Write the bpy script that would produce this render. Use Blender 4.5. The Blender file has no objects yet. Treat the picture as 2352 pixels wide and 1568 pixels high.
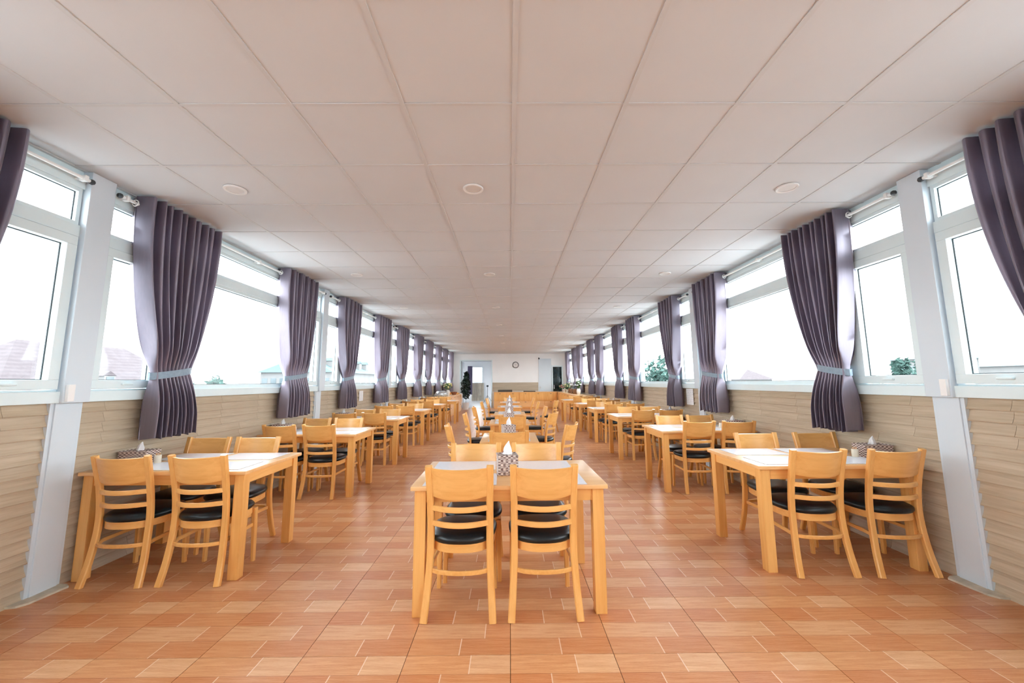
import bpy, bmesh, math, random
from mathutils import Vector, Matrix
random.seed(7)
sc = bpy.context.scene
COL = sc.collection
PI = math.pi

# ------------------------------------------------------------------ camera
F_PX, CY_PX = 908.24, 760.21                  # focal length and principal row in the 2352x1568 frame
CAM_H = 1.308
pitch, yaw, roll = 0.1282, 0.0058, -0.0063
fwd = Vector((math.sin(yaw)*math.cos(pitch), math.cos(yaw)*math.cos(pitch), math.sin(pitch)))
rgt = Vector((math.cos(yaw), -math.sin(yaw), 0))
upv = rgt.cross(fwd)
rg2 = math.cos(roll)*rgt + math.sin(roll)*upv
up2 = -math.sin(roll)*rgt + math.cos(roll)*upv
cam_d = bpy.data.cameras.new('camera'); cam = bpy.data.objects.new('camera', cam_d); COL.objects.link(cam)
cam.matrix_world = Matrix(((rg2.x, up2.x, -fwd.x, 0), (rg2.y, up2.y, -fwd.y, 0), (rg2.z, up2.z, -fwd.z, CAM_H), (0, 0, 0, 1)))
cam_d.sensor_fit = 'HORIZONTAL'; cam_d.sensor_width = 36.0
cam_d.lens = F_PX*36.0/2352.0
cam_d.shift_y = -(784.0-CY_PX)/2352.0
cam_d.clip_start = 0.05; cam_d.clip_end = 2000
sc.camera = cam

# ------------------------------------------------------------------ overcast sky, exposure
world = bpy.data.worlds.new('overcast_sky'); sc.world = world; world.use_nodes = True
bg = world.node_tree.nodes['Background']
bg.inputs['Color'].default_value = (0.93, 0.965, 1.0, 1)
bg.inputs['Strength'].default_value = 1.0
sc.view_settings.view_transform = 'Standard'
sc.view_settings.look = 'None'
sc.view_settings.gamma = 1.0
sc.view_settings.use_curve_mapping = False
sc.view_settings.exposure = 3.68
sc.cycles.max_bounces = 14
sc.cycles.diffuse_bounces = 10
sc.cycles.glossy_bounces = 4
sc.cycles.transparent_max_bounces = 24
sc.cycles.use_denoising = True
sc.cycles.caustics_reflective = False
sc.cycles.caustics_refractive = False

# ------------------------------------------------------------------ material helpers
class NT:
    def __init__(s, name):
        s.m = bpy.data.materials.new(name); s.m.use_nodes = True
        s.t = s.m.node_tree; s.N = s.t.nodes; s.L = s.t.links
        s.p = s.N['Principled BSDF']; s.out = s.N['Material Output']
    def n(s, typ, **kw):
        x = s.N.new(typ)
        for k, v in kw.items(): setattr(x, k, v)
        return x
    def link(s, a, b): s.L.new(a, b)
    def math(s, op, a, b=None, c=None):
        x = s.N.new('ShaderNodeMath'); x.operation = op
        for i, v in enumerate((a, b, c)):
            if v is None: continue
            if isinstance(v, (int, float)): x.inputs[i].default_value = v
            else: s.L.new(v, x.inputs[i])
        return x.outputs[0]
    def mix(s, fac, a, b, mode='MIX'):
        x = s.N.new('ShaderNodeMix'); x.data_type = 'RGBA'; x.blend_type = mode
        for sock, v in ((x.inputs[0], fac), (x.inputs[6], a), (x.inputs[7], b)):
            if isinstance(v, (int, float)): sock.default_value = v
            elif isinstance(v, tuple): sock.default_value = v if len(v) == 4 else v+(1,)
            else: s.L.new(v, sock)
        return x.outputs[2]
    def ramp(s, fac, stops, interp='LINEAR'):
        x = s.N.new('ShaderNodeValToRGB'); cr = x.color_ramp; cr.interpolation = interp
        while len(cr.elements) < len(stops): cr.elements.new(0.5)
        for e, (p, c) in zip(cr.elements, stops):
            e.position = p; e.color = c if len(c) == 4 else tuple(c)+(1,)
        s.L.new(fac, x.inputs[0]); return x.outputs[0]
    def objco(s, scale=(1, 1, 1)):
        tc = s.N.new('ShaderNodeTexCoord'); mp = s.N.new('ShaderNodeMapping')
        mp.inputs['Scale'].default_value = scale
        s.L.new(tc.outputs['Object'], mp.inputs['Vector']); return mp.outputs[0]
    def noise(s, vec, scale=5, detail=3, rough=.5, dist=0.0):
        x = s.N.new('ShaderNodeTexNoise'); x.inputs['Scale'].default_value = scale
        x.inputs['Detail'].default_value = detail; x.inputs['Roughness'].default_value = rough
        x.inputs['Distortion'].default_value = dist
        s.L.new(vec, x.inputs['Vector']); return x.outputs['Fac']
    def bump(s, h, strength=.2, dist=.002):
        b = s.N.new('ShaderNodeBump'); b.inputs['Strength'].default_value = strength
        b.inputs['Distance'].default_value = dist
        s.L.new(h, b.inputs['Height']); s.L.new(b.outputs[0], s.p.inputs['Normal'])
    def set(s, **kw):
        for k, v in kw.items():
            sock = s.p.inputs[k]
            if isinstance(v, (int, float)): sock.default_value = v
            elif isinstance(v, tuple): sock.default_value = v if len(v) == 4 else v+(1,)
            else: s.L.new(v, sock)
        return s

def plain(name, col, rough=.5, spec=.5, var=.06, scale=6, metal=0.0, bump=0.0):
    t = NT(name); f = t.noise(t.objco(), scale, 4)
    lo = tuple(c*(1-var) for c in col); hi = tuple(min(1, c*(1+var)) for c in col)
    t.set(**{'Base Color': t.ramp(f, [(.3, lo), (.7, hi)]), 'Roughness': rough, 'Specular IOR Level': spec, 'Metallic': metal})
    if bump: t.bump(t.noise(t.objco(), scale*25, 3), bump, .001)
    return t.m

def wood(name, lo, hi, axis, rough=.35, freq=1.0):
    t = NT(name)
    s = [38*freq, 38*freq, 38*freq]; s['xyz'.index(axis)] = 2.2*freq
    v = t.objco(tuple(s)); f = t.noise(v, 1.0, 5, .6, .6)
    g = t.noise(t.objco(tuple(k*.16 for k in s)), 1.0, 2, .5, 1.2)
    oi = t.n('ShaderNodeObjectInfo')
    fac = t.math('ADD', t.math('MULTIPLY', f, .55), t.math('MULTIPLY', g, .45))
    c = t.ramp(fac, [(.32, lo), (.62, hi)])
    c = t.mix(t.math('MULTIPLY', oi.outputs['Random'], .18), c, tuple(k*.8 for k in lo))
    t.set(**{'Base Color': c, 'Roughness': rough, 'Specular IOR Level': .45, 'Coat Weight': .25, 'Coat Roughness': .22})
    t.bump(f, .06, .001)
    return t.m

M = {}
HLO, HHI = (.72, .34, .085), (.87, .50, .17)
for ax in 'xyz': M['wood_'+ax] = wood('honey_wood_grain_'+ax, HLO, HHI, ax)
M['table_wood'] = wood('table_top_wood', (.74, .40, .15), (.88, .55, .26), 'x', .28, .6)
M['frame'] = plain('white_window_frame', (.68, .79, .82), .35, .5, .02)
M['column'] = plain('white_painted_steel', (.61, .69, .76), .4, .5, .02, 2)
M['wall'] = plain('white_wall_paint', (.83, .84, .85), .75, .3, .02, 2)
M['beige_wall'] = plain('beige_wall_paint', (.74, .68, .60), .75, .3, .03, 2)
M['ceil'] = plain('ceiling_board', (.62, .645, .672), .8, .2, .012, 3)
M['tbar'] = plain('ceiling_grid_metal', (.59, .605, .62), .6, .3, .02, 3)
M['lamp_ring'] = plain('downlight_white_plastic', (.76, .76, .76), .7, .2, .01)
M['lamp_glass'] = plain('downlight_lens', (.68, .68, .68), .7, .2, .02)
M['gasket'] = plain('black_rubber_gasket', (.03, .04, .045), .6, .3)
M['seat'] = plain('black_leatherette', (.006, .010, .013), .30, .38, .15, 60, bump=.15)
M['mat'] = plain('pale_grey_placemat', (.74, .77, .85), .22, .5, .03, 40, bump=.1)
M['white'] = plain('white_glazed', (.80, .80, .80), .35, .5, .02)
M['paper'] = plain('white_tissue_paper', (.86, .87, .90), .85, .2, .02, 30)
M['cream'] = plain('cream_ceramic', (.72, .66, .54), .4, .5, .04)
M['grout'] = plain('dark_grout', (.13, .07, .045), .9, .1)
M['lgrout'] = plain('light_grout', (.68, .62, .52), .9, .1)
M['stone'] = plain('cream_stone_plinth', (.56, .52, .42), .7, .3, .18, 14, bump=.3)
M['rod'] = plain('white_curtain_rod', (.82, .84, .84), .3, .5, .02)
M['dark'] = plain('dark_metal', (.03, .035, .04), .4, .5)
M['steel'] = plain('brushed_steel', (.62, .64, .66), .28, .5, .05, 20, metal=.85)
M['laquer'] = plain('dark_glass_panel', (.008, .020, .022), .12, .6)
M['tie'] = plain('blue_grey_tieback', (.21, .29, .37), .45, .5, .1, 50)
M['lightfloor'] = plain('pale_grey_floor', (.55, .55, .56), .3, .5, .05, 3)
M['purple'] = plain('purple_cloth', (.17, .14, .24), .6, .3, .1, 20)
M['pink'] = plain('pink_petals', (.62, .16, .22), .6, .3, .3, 40)
M['yellow'] = plain('pale_yellow_petals', (.66, .62, .30), .6, .3, .2, 40)
M['leaf'] = plain('green_leaves', (.05, .13, .03), .5, .4, .4, 8)
M['darkleaf'] = plain('dark_green_leaves', (.010, .022, .014), .4, .4, .4, 8)
M['leaf_far'] = plain('haze_tinted_leaves', (.040, .075, .066), .8, .1, .4, .5)  # bluish green puts some distance haze into the leaf colour
M['bark'] = plain('tree_bark', (.10, .08, .06), .9, .1, .3, 8)
M['basket_red'] = plain('brown_basket', (.25, .10, .06), .6, .3, .3, 40)
M['tray'] = plain('dark_tray', (.05, .045, .04), .4, .5, .1)
M['liquid'] = plain('brown_drink', (.22, .10, .04), .3, .5, .2, 10)
M['ground'] = plain('outside_ground', (.46, .46, .46), .95, .1, .3, .05)
M['facade'] = plain('pale_facade', (.13, .13, .13), .9, .1, .08, .6)
M['facade_blue'] = plain('blue_green_roof_cladding', (.06, .09, .10), .8, .2, .12, .5)
M['pane_far'] = plain('far_window_glass', (.05, .07, .08), .2, .5, .1)
M['dot'] = plain('black_print', (.02, .02, .02), .6, .3)

# glass that lets daylight through, with a faint mirror sheen
t = NT('clear_window_glass')
tr = t.n('ShaderNodeBsdfTransparent'); tr.inputs[0].default_value = (.95, .975, .975, 1)
gl = t.n('ShaderNodeBsdfGlossy'); gl.inputs['Roughness'].default_value = .02
fr = t.n('ShaderNodeLayerWeight'); fr.inputs['Blend'].default_value = .5
fk = t.math('ADD', .015, t.math('MULTIPLY', t.math('POWER', fr.outputs['Facing'], 6), .10))
mx = t.n('ShaderNodeMixShader'); t.link(fk, mx.inputs[0]); t.link(tr.outputs[0], mx.inputs[1]); t.link(gl.outputs[0], mx.inputs[2])
t.link(mx.outputs[0], t.out.inputs[0]); M['glass'] = t.m

# curtain satin: sheen and a little light coming through the cloth
t = NT('purple_grey_satin')
f = t.noise(t.objco((60, 60, 4)), 1.0, 4)
t.set(**{'Base Color': t.ramp(f, [(.3, (.072, .056, .080)), (.7, (.105, .082, .113))]), 'Roughness': .5, 'Specular IOR Level': .5, 'Specular Tint': (.86,.78,.92), 'Sheen Weight': .5, 'Sheen Roughness': .35})
gs = t.n('ShaderNodeBsdfGlossy'); gs.inputs['Roughness'].default_value = .42; gs.inputs[0].default_value = (.80, .74, .86, 1)
mg = t.n('ShaderNodeMixShader'); mg.inputs[0].default_value = .21
t.link(t.p.outputs[0], mg.inputs[1]); t.link(gs.outputs[0], mg.inputs[2])
tl = t.n('ShaderNodeBsdfTranslucent'); tl.inputs[0].default_value = (.20, .16, .22, 1)
mx = t.n('ShaderNodeMixShader'); mx.inputs[0].default_value = .16
t.link(mg.outputs[0], mx.inputs[1]); t.link(tl.outputs[0], mx.inputs[2]); t.link(mx.outputs[0], t.out.inputs[0]); M['curtain'] = t.m

# floor tile: four printed plank rows per 0.5 m tile
t = NT('wood_print_floor_tile')
tc = t.n('ShaderNodeTexCoord'); sp = t.n('ShaderNodeSeparateXYZ'); t.link(tc.outputs['Object'], sp.inputs[0])
u = t.math('ADD', t.math('DIVIDE', sp.outputs[0], .5), .5)
v = t.math('SUBTRACT', .5, t.math('DIVIDE', sp.outputs[1], .5))
v4 = t.math('MULTIPLY', v, 4.0)
row = t.math('FLOOR', v4)
rf = t.math('DIVIDE', t.math('ADD', row, .5), 4.0)
joint = t.ramp(rf, [(0, (.62,)*3), (.25, (.37,)*3), (.5, (.735,)*3), (.75, (.5,)*3)], 'CONSTANT')
seg = t.math('GREATER_THAN', u, joint)
idx = t.math('DIVIDE', t.math('ADD', t.math('ADD', t.math('MULTIPLY', row, 2), seg), .5), 8.0)
LT, MD, DK = (.76, .445, .225), (.67, .305, .11), (.54, .165, .03)
base = t.ramp(idx, [(0, MD), (.125, LT), (.25, DK), (.375, (.60, .235, .07)), (.5, (.70, .38, .18)), (.625, (.59, .24, .085)), (.75, (.61, .255, .085)), (.875, (.54, .19, .05))], 'CONSTANT')
comb = t.n('ShaderNodeCombineXYZ'); t.link(t.math('ADD', t.math('MULTIPLY', sp.outputs[0], 5), t.math('MULTIPLY', idx, 37)), comb.inputs[0])
t.link(t.math('MULTIPLY', sp.outputs[1], 75), comb.inputs[1])
g1 = t.noise(comb.outputs[0], 1.0, 5, .6, .8)
wv = t.n('ShaderNodeTexWave'); wv.wave_type = 'RINGS'; wv.inputs['Scale'].default_value = 2.6; wv.inputs['Distortion'].default_value = 3.5; wv.inputs['Detail'].default_value = 2.0
comb2 = t.n('ShaderNodeCombineXYZ'); t.link(t.math('ADD', t.math('MULTIPLY', sp.outputs[0], 9), t.math('MULTIPLY', idx, 9)), comb2.inputs[0]); t.link(t.math('MULTIPLY', t.math('SUBTRACT', t.math('FRACT', v4), .5), 4.5), comb2.inputs[1])
t.link(comb2.outputs[0], wv.inputs['Vector'])
gr = t.math('ADD', t.math('MULTIPLY', g1, .65), t.math('MULTIPLY', wv.outputs['Fac'], .35))
c = t.mix(t.ramp(gr, [(.36, (0,0,0)), (.64, (1,1,1))]), t.mix(.30, base, (.88, .62, .42)), t.mix(.55, base, (.36, .085, .015)))
oi = t.n('ShaderNodeObjectInfo')
c = t.mix(t.math('MULTIPLY', oi.outputs['Random'], .14), c, (.42, .18, .09))
jl = t.math('LESS_THAN', t.math('ABSOLUTE', t.math('SUBTRACT', u, joint)), .005)
c = t.mix(t.math('MULTIPLY', jl, .75), c, (.80, .62, .48))
fv = t.math('FRACT', v4)
rl = t.math('LESS_THAN', fv, .022)
c = t.mix(t.math('MULTIPLY', rl, .4), c, (.22, .08, .04))
t.set(**{'Base Color': c, 'Roughness': t.math('ADD', .24, t.math('MULTIPLY', g1, .14)), 'Specular IOR Level': .32})
t.bump(t.math('SUBTRACT', gr, t.math('MULTIPLY', t.math('ADD', jl, rl), .8)), .12, .0012)
M['floor_tile'] = t.m
t2 = M['floor_tile'].copy(); t2.name = 'wood_print_floor_tile_grid'   # same print repeated over joined tiles
# wrap world position into one tile for the joined far tiles
nt = t2.node_tree
tcn = [x for x in nt.nodes if x.type == 'TEX_COORD'][0]; spn = [x for x in nt.nodes if x.type == 'SEPXYZ'][0]
for l in list(nt.links):
    if l.to_node == spn: nt.links.remove(l)
vm = nt.nodes.new('ShaderNodeVectorMath'); vm.operation = 'WRAP'
vm.inputs[1].default_value = (.25, .25, 10); vm.inputs[2].default_value = (-.25, -.25, -10)
vs = nt.nodes.new('ShaderNodeVectorMath'); vs.operation = 'SUBTRACT'; vs.inputs[1].default_value = (.245, 1.8486, 0)
nt.links.new(tcn.outputs['Object'], vs.inputs[0]); nt.links.new(vs.outputs[0], vm.inputs[0]); nt.links.new(vm.outputs[0], spn.inputs[0])
M['floor_tile_grid'] = t2

# wainscot tile, board relief with wood print
t = NT('beige_board_wall_tile')
f = t.noise(t.objco((2, 3.0, 60)), 1.0, 5, .6, .5); oi = t.n('ShaderNodeObjectInfo')
g = t.noise(t.objco((1, 1.2, 9)), 1.0, 2)
c = t.ramp(t.math('ADD', t.math('MULTIPLY', f, .6), t.math('MULTIPLY', g, .4)), [(.33, (.40, .315, .215)), (.64, (.56, .465, .345))])
c = t.mix(t.math('MULTIPLY', oi.outputs['Random'], .2), c, (.44, .37, .28))
t.set(**{'Base Color': c, 'Roughness': .45, 'Specular IOR Level': .4}); t.bump(f, .1, .001); M['wtile'] = t.m

# woven basket: two-tone checks
t = NT('woven_brown_white_rattan')
ck = t.n('ShaderNodeTexWave'); ck.bands_direction = 'Z'; ck.inputs['Scale'].default_value = 22; ck.inputs['Distortion'].default_value = 0
t.link(t.objco(), ck.inputs['Vector'])
ck2 = t.n('ShaderNodeTexChecker'); ck2.inputs['Scale'].default_value = 1; t.link(t.objco((62, 62, 112)), ck2.inputs['Vector'])
k = t.math('MULTIPLY', ck2.outputs['Fac'], .9)
t.set(**{'Base Color': t.mix(k, (.70, .60, .55), (.10, .04, .035)), 'Roughness': .6}); t.bump(ck.outputs['Fac'], .5, .003); M['basket'] = t.m

# roof tiles of the far houses
t = NT('weathered_roof_tiles')
f = t.noise(t.objco(), 2.5, 6, .7); wv = t.n('ShaderNodeTexWave'); wv.bands_direction = 'Z'; wv.inputs['Scale'].default_value = 2.2; wv.inputs['Distortion'].default_value = 1.2
t.link(t.objco(), wv.inputs['Vector'])
c = t.ramp(f, [(.3, (.050, .038, .042)), (.7, (.075, .062, .068))]); c = t.mix(t.math('MULTIPLY', wv.outputs['Fac'], .3), c, (.028, .024, .028))
t.set(**{'Base Color': c, 'Roughness': .9}); M['roof'] = t.m

# clock face with ring of numerals done as geometry; paper notices with print lines
t = NT('printed_notice_paper')
wv = t.n('ShaderNodeTexWave'); wv.bands_direction = 'Z'; wv.inputs['Scale'].default_value = 11; t.link(t.objco(), wv.inputs['Vector'])
k = t.math('MULTIPLY', t.math('GREATER_THAN', wv.outputs['Fac'], .82), t.math('GREATER_THAN', t.noise(t.objco((1, 60, 20)), 1.0, 2), .45))
t.set(**{'Base Color': t.mix(t.math('MULTIPLY', k, .5), (.80, .81, .82), (.35, .36, .4)), 'Roughness': .7}); M['notice'] = t.m

# ------------------------------------------------------------------ mesh helpers
class MB:
    def __init__(s): s.v = []; s.f = []
    def add(s, vs, fs):
        o = len(s.v); s.v += [tuple(p) for p in vs]; s.f += [tuple(i+o for i in q) for q in fs]; return s
    def box(s, x0, x1, y0, y1, z0, z1):
        return s.add([(x0,y0,z0),(x1,y0,z0),(x1,y1,z0),(x0,y1,z0),(x0,y0,z1),(x1,y0,z1),(x1,y1,z1),(x0,y1,z1)],
                     [(0,3,2,1),(4,5,6,7),(0,1,5,4),(1,2,6,5),(2,3,7,6),(3,0,4,7)])
    def loft(s, rings, cap=True, closed=False):
        n = len(rings[0]); o = len(s.v)
        for r in rings: s.v += [tuple(p) for p in r]
        k = len(rings)
        for i in range(k if closed else k-1):
            a = o+i*n; b = o+((i+1) % k)*n
            for j in range(n): s.f.append((a+j, a+(j+1) % n, b+(j+1) % n, b+j))
        if cap and not closed:
            s.f.append(tuple(o+j for j in reversed(range(n)))); s.f.append(tuple(o+(k-1)*n+j for j in range(n)))
        return s
    def sweep(s, pts, secs, up=Vector((0,0,1)), closed=False, round_=0):
        """rectangular (w across, h along up) or round section swept on a path; secs = (w,h) or list"""
        P = [Vector(p) for p in pts]; k = len(P); rings = []
        for i, p in enumerate(P):
            if closed: d = P[(i+1) % k]-P[i-1]
            else: d = P[min(i+1, k-1)]-P[max(i-1, 0)]
            d.normalize(); side = d.cross(up)
            if side.length < 1e-5: side = d.cross(Vector((0,1,0)))
            side.normalize(); u = side.cross(d).normalized()
            w, h = secs[i] if isinstance(secs, list) else secs
            if round_: rings.append([p+side*(w/2*math.cos(2*PI*j/round_))+u*(h/2*math.sin(2*PI*j/round_)) for j in range(round_)])
            else:
                c = .18
                a, b = w/2, h/2; ca, cb = a*(1-2*c*min(w,h)/w), b*(1-2*c*min(w,h)/h)
                rings.append([p+side*x+u*y for x, y in ((-ca,-b),(ca,-b),(a,-cb),(a,cb),(ca,b),(-ca,b),(-a,cb),(-a,-cb))])
        return s.loft(rings, True, closed)
    def lathe(s, prof, n=20, c=(0,0,0), hollow=False):
        rings = [[(c[0]+r*math.cos(2*PI*j/n), c[1]+r*math.sin(2*PI*j/n), c[2]+z) for j in range(n)] for r, z in prof]
        return s.loft(rings, not hollow, hollow)
    def mesh(s, name, mat, smooth=False, bevel=0.0, weld=False):
        me = bpy.data.meshes.new(name); me.from_pydata(s.v, [], s.f)
        bm = bmesh.new(); bm.from_mesh(me)
        if bevel:
            bmesh.ops.bevel(bm, geom=[e for e in bm.edges], offset=bevel, segments=2, profile=.6, affect='EDGES', clamp_overlap=True)
        bmesh.ops.recalc_face_normals(bm, faces=bm.faces)
        bm.to_mesh(me); bm.free()
        if smooth:
            for p in me.polygons: p.use_smooth = True
            try: me.set_sharp_from_angle(angle=math.radians(38))
            except Exception: pass
        me.materials.append(M[mat] if isinstance(mat, str) else mat)
        return me
    def obj(s, name, mat, parent=None, **kw): return link(name, s.mesh(name, mat, **kw), parent)

def link(name, data, parent=None, loc=None, rz=None):
    o = bpy.data.objects.new(name, data); COL.objects.link(o)
    if parent: o.parent = parent
    if loc is not None: o.location = loc
    if rz is not None: o.rotation_euler = (0, 0, rz)
    return o
def tag(o, label=None, cat=None, group=None, kind=None):
    if label: o['label'] = label
    if cat: o['category'] = cat
    if group: o['group'] = group
    if kind: o['kind'] = kind
    return o
def thing(name, label, cat, loc=(0,0,0), rz=0, group=None):
    return tag(link(name, None, None, loc, rz), label, cat, group)
def struct(name, data, label=None):
    o = link(name, data); o['kind'] = 'structure'
    if label: o['label'] = label
    return o
def dup(root, loc=None, rz=None, label=None, group=None):
    r = root.copy(); COL.objects.link(r)
    if loc is not None: r.location = loc
    if rz is not None: r.rotation_euler = (0, 0, rz)
    if label: r['label'] = label
    if group: r['group'] = group
    for ch in KIDS[root.name]:
        c = ch.copy(); COL.objects.link(c); c.parent = r
        for g in KIDS.get(ch.name, ()):
            d = g.copy(); COL.objects.link(d); d.parent = c
    return r
KIDS = {}
def remember(root):
    KIDS[root.name] = [o for o in COL.objects if o.parent == root]
    for c in KIDS[root.name]: KIDS[c.name] = [o for o in COL.objects if o.parent == c]
    return root
ORD = ['first', 'second', 'third', 'fourth', 'fifth', 'sixth', 'seventh', 'eighth', 'ninth', 'tenth']

# ------------------------------------------------------------------ room dimensions
XW = 3.0; HC = 2.787; Y0, Y1 = -4.35, 20.8
SILL = 1.19
COLS = [2.71+3.5*k for k in range(-2, 6)]            # column centres along the room

# ---- floor: slab and 0.5 m tiles
floor = struct('floor', MB().box(-XW-.1, XW+.1, Y0, Y1+.1, -.12, -.0025).mesh('floor', 'grout'), 'orange wood-print tiled floor of the dining hall')
tile_me = MB().box(-.2485, .2485, -.2485, .2485, -.006, 0).mesh('floor_tile', 'floor_tile')
edgeL = MB(); rest = MB()
ny0 = int(math.floor((Y0-2.0986)/.5)); ny1 = int(math.floor((Y1-2.0986)/.5))
for j in range(ny0, ny1+1):
    for i in range(-6, 6):
        x, y = -.005+.5*i+.25, 2.0986+.5*j+.25
        if j >= -1 and j < 24:
            link('floor_tile', tile_me, floor, (x, y, 0))
        else:
            y0, y1 = max(Y0, y-.2485), min(Y1, y+.2485)
            rest.box(x-.2485, x+.2485, y0, y1, -.006, 0)
rest.obj('distant_floor_tiles', 'floor_tile_grid', floor)['kind'] = 'stuff'

# ---- ceiling: slab, lay-in panels, T-bar grid
ceiling = struct('ceiling', MB().box(-XW-.1, XW+.1, Y0, Y1+.1, HC+.02, HC+.12).mesh('ceiling', 'ceil'), 'white suspended ceiling of square panels')
pan_me = MB().box(-.2895, .2895, -.2895, .2895, 0, .014).mesh('ceiling_panel', 'ceil', bevel=.0025)
rest = MB()
for j in range(int((Y0-1.9512)/.6)-1, int((Y1-1.9512)/.6)+1):
    for i in range(-5, 5):
        x, y = .0313+.6*i+.3, 1.9512+.6*j+.3
        if -1 <= j < 29 and y+.29 < Y1: link('ceiling_panel', pan_me, ceiling, (x, y, HC+.003))
        else: rest.box(x-.2895, x+.2895, max(Y0, y-.2895), min(Y1, y+.2895), HC+.003, HC+.017)
rest.obj('distant_ceiling_panels', 'ceil', ceiling)['kind'] = 'stuff'
for i in range(-4, 5):
    MB().box(.0313+.6*i-.012, .0313+.6*i+.012, Y0, Y1, HC-.0015, HC+.004).obj('grid_bar', 'tbar', ceiling)
MB().box(-XW, -2.955, Y0, Y1, HC-.002, HC+.012).obj('grid_bar', 'tbar', ceiling)
MB().box(2.985, XW, Y0, Y1, HC-.002, HC+.012).obj('grid_bar', 'tbar', ceiling)
for j in range(int((Y0-1.9512)/.6), int((Y1-1.9512)/.6)+1):
    y = 1.9512+.6*j
    if Y0 < y < Y1: MB().box(-XW, XW, y-.010, y+.010, HC-.0008, HC+.004).obj('cross_bar', 'tbar', ceiling)

# ---- recessed downlights
dl = thing('downlight', '', 'light', (0,0,HC))
MB().lathe([(.060,.002),(.060,-.006),(.074,-.009),(.078,-.004),(.078,.002)], 28, hollow=True).obj('trim_ring', 'lamp_ring', dl, smooth=True)
MB().lathe([(.059,.001),(.059,-.002),(.02,-.0015)], 24).obj('lens', 'lamp_glass', dl)
remember(dl)
first = True
for r in range(7):
    for cx, cn in ((-2.1, 'left'), (-.275, 'middle'), (2.15, 'right')):
        y = 2.88+2.43*r
        lab = f'round white ceiling downlight, {cn} line, {ORD[r]} row from the camera'
        if first: dl.location = (cx, y, HC-.002); dl['label'] = lab; dl['group'] = 'ceiling downlights'; first = False
        else: dup(dl, (cx, y, HC-.002), None, lab, 'ceiling downlights')

# ---- side walls: solid base, wainscot tiles
prof = []                                             # one 0.3 m tile, four boards; (depth, z)
for b in range(4):
    zt = .299-.0748*b; prof += [(.001, zt-.0015), (.003, zt-.016), (.009, zt-.038), (.018, zt-.058), (.023, zt-.067), (.021, zt-.0725), (.003, zt-.0745)]
def wtile(side, w):
    r = []
    for yy in (-w/2+.0012, w/2-.0012):
        r.append([(side*(XW+.012), yy, prof[0][1])]+[(side*(XW-d), yy, z) for d, z in prof]+[(side*(XW+.012), yy, prof[-1][1])])
    return MB().loft(r).mesh('wall_tile', 'wtile')
for side, sn in ((-1, 'left'), (1, 'right')):
    mb = MB().box(min(side*XW, side*(XW+.15)), max(side*XW, side*(XW+.15)), Y0, Y1, -.1, SILL)
    wall = struct('wall_'+sn, mb.mesh('wall_'+sn, 'lgrout'), f'{sn} window wall with beige board-relief tiles below')
    full = wtile(side, .6)
    for r in range(4):
        off = (.3 if r % 2 else 0)+.13
        k = 0
        y = Y0-.6+off
        while y < Y1:
            a, b = max(Y0, y), min(Y1, y+.6)
            if b-a > .05:
                m = full if b-a > .599 else wtile(side, b-a)
                link('wall_tile', m, wall, (0, (a+b)/2, SILL-.3*(r+1)+.0))
            y += .6
    # lintel above the windows
    x0, x1 = sorted((side*(XW-.02), side*(XW+.15)))
    MB().box(x0, x1, Y0, Y1, 2.745, HC+.02).obj('lintel', 'frame', wall)
# ---- wall behind the camera
struct('wall_rear', MB().box(-XW-.15, XW+.15, Y0-.12, Y0, -.1, HC+.1).mesh('wall_rear', 'wall'), 'plain white wall behind the camera')

# ------------------------------------------------------------------ windows, one per bay and side
def ring(mb, side, y0, y1, z0, z1, w, xa, xb):
    a, b = sorted((side*xa, side*xb))
    mb.box(a, b, y0, y1, z0, z0+w).box(a, b, y0, y1, z1-w, z1).box(a, b, y0, y0+w, z0+w, z1-w).box(a, b, y1-w, y1, z0+w, z1-w)
    return mb
def bay_window(side, L, first_y):
    """parts in bay coordinates, y from column centre"""
    res = []
    def P(name, mb, mat, **kw): res.append((name, mb.mesh(name, mat, **kw)))
    def bx(xa, xb, *r):
        a, b = sorted((side*xa, side*xb)); return MB().box(a, b, *r)
    P('sill', bx(2.935, 3.07, .0, L, SILL, SILL+.075), 'frame', bevel=.004)
    P('bottom_rail', bx(2.965, 3.06, .0, L, SILL+.075, 1.275), 'frame')
    P('head_rail', bx(2.955, 3.06, .0, L, 2.655, 2.748), 'frame', bevel=.003)
    P('transom', bx(2.955, 3.06, .0, L, 2.315, 2.395), 'frame', bevel=.003)
    for a, b in ((.64, .715), (L-.715, L-.64)): P('mullion', bx(2.95, 3.06, a, b, 1.275, 2.655), 'frame', bevel=.003)
    cells = ((.09, .64, True), (.715, L-.715, False), (L-.64, L-.09, True))
    for a, b, sash in cells:
        if sash:
            P('casement_sash', ring(MB(), side, a+.004, b-.004, 1.279, 2.311, .062, 2.945, 3.03), 'frame', bevel=.003)
            g0, g1, h0, h1 = a+.064, b-.064, 1.339, 2.251
            P('handle', bx(2.925, 2.947, (a+b)/2-.04, (a+b)/2+.04, 1.305, 1.318), 'frame', bevel=.003)
        else:
            P('glazing_bead', ring(MB(), side, a, b, 1.275, 2.315, .03, 2.965, 3.03), 'frame')
            g0, g1, h0, h1 = a+.028, b-.028, 1.303, 2.287
        P('gasket', ring(MB(), side, g0, g1, h0, h1, .007, 2.988, 2.994), 'gasket')
        P('pane', bx(2.995, 3.003, g0, g1, h0, h1), 'glass')
        P('glazing_bead', ring(MB(), side, a, b, 2.395, 2.655, .024, 2.965, 3.03), 'frame')
        P('gasket', ring(MB(), side, a+.022, b-.022, 2.417, 2.633, .006, 2.988, 2.994), 'gasket')
        P('pane', bx(2.995, 3.003, a+.022, b-.022, 2.417, 2.633), 'glass')
    return res
nwin = 0
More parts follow.
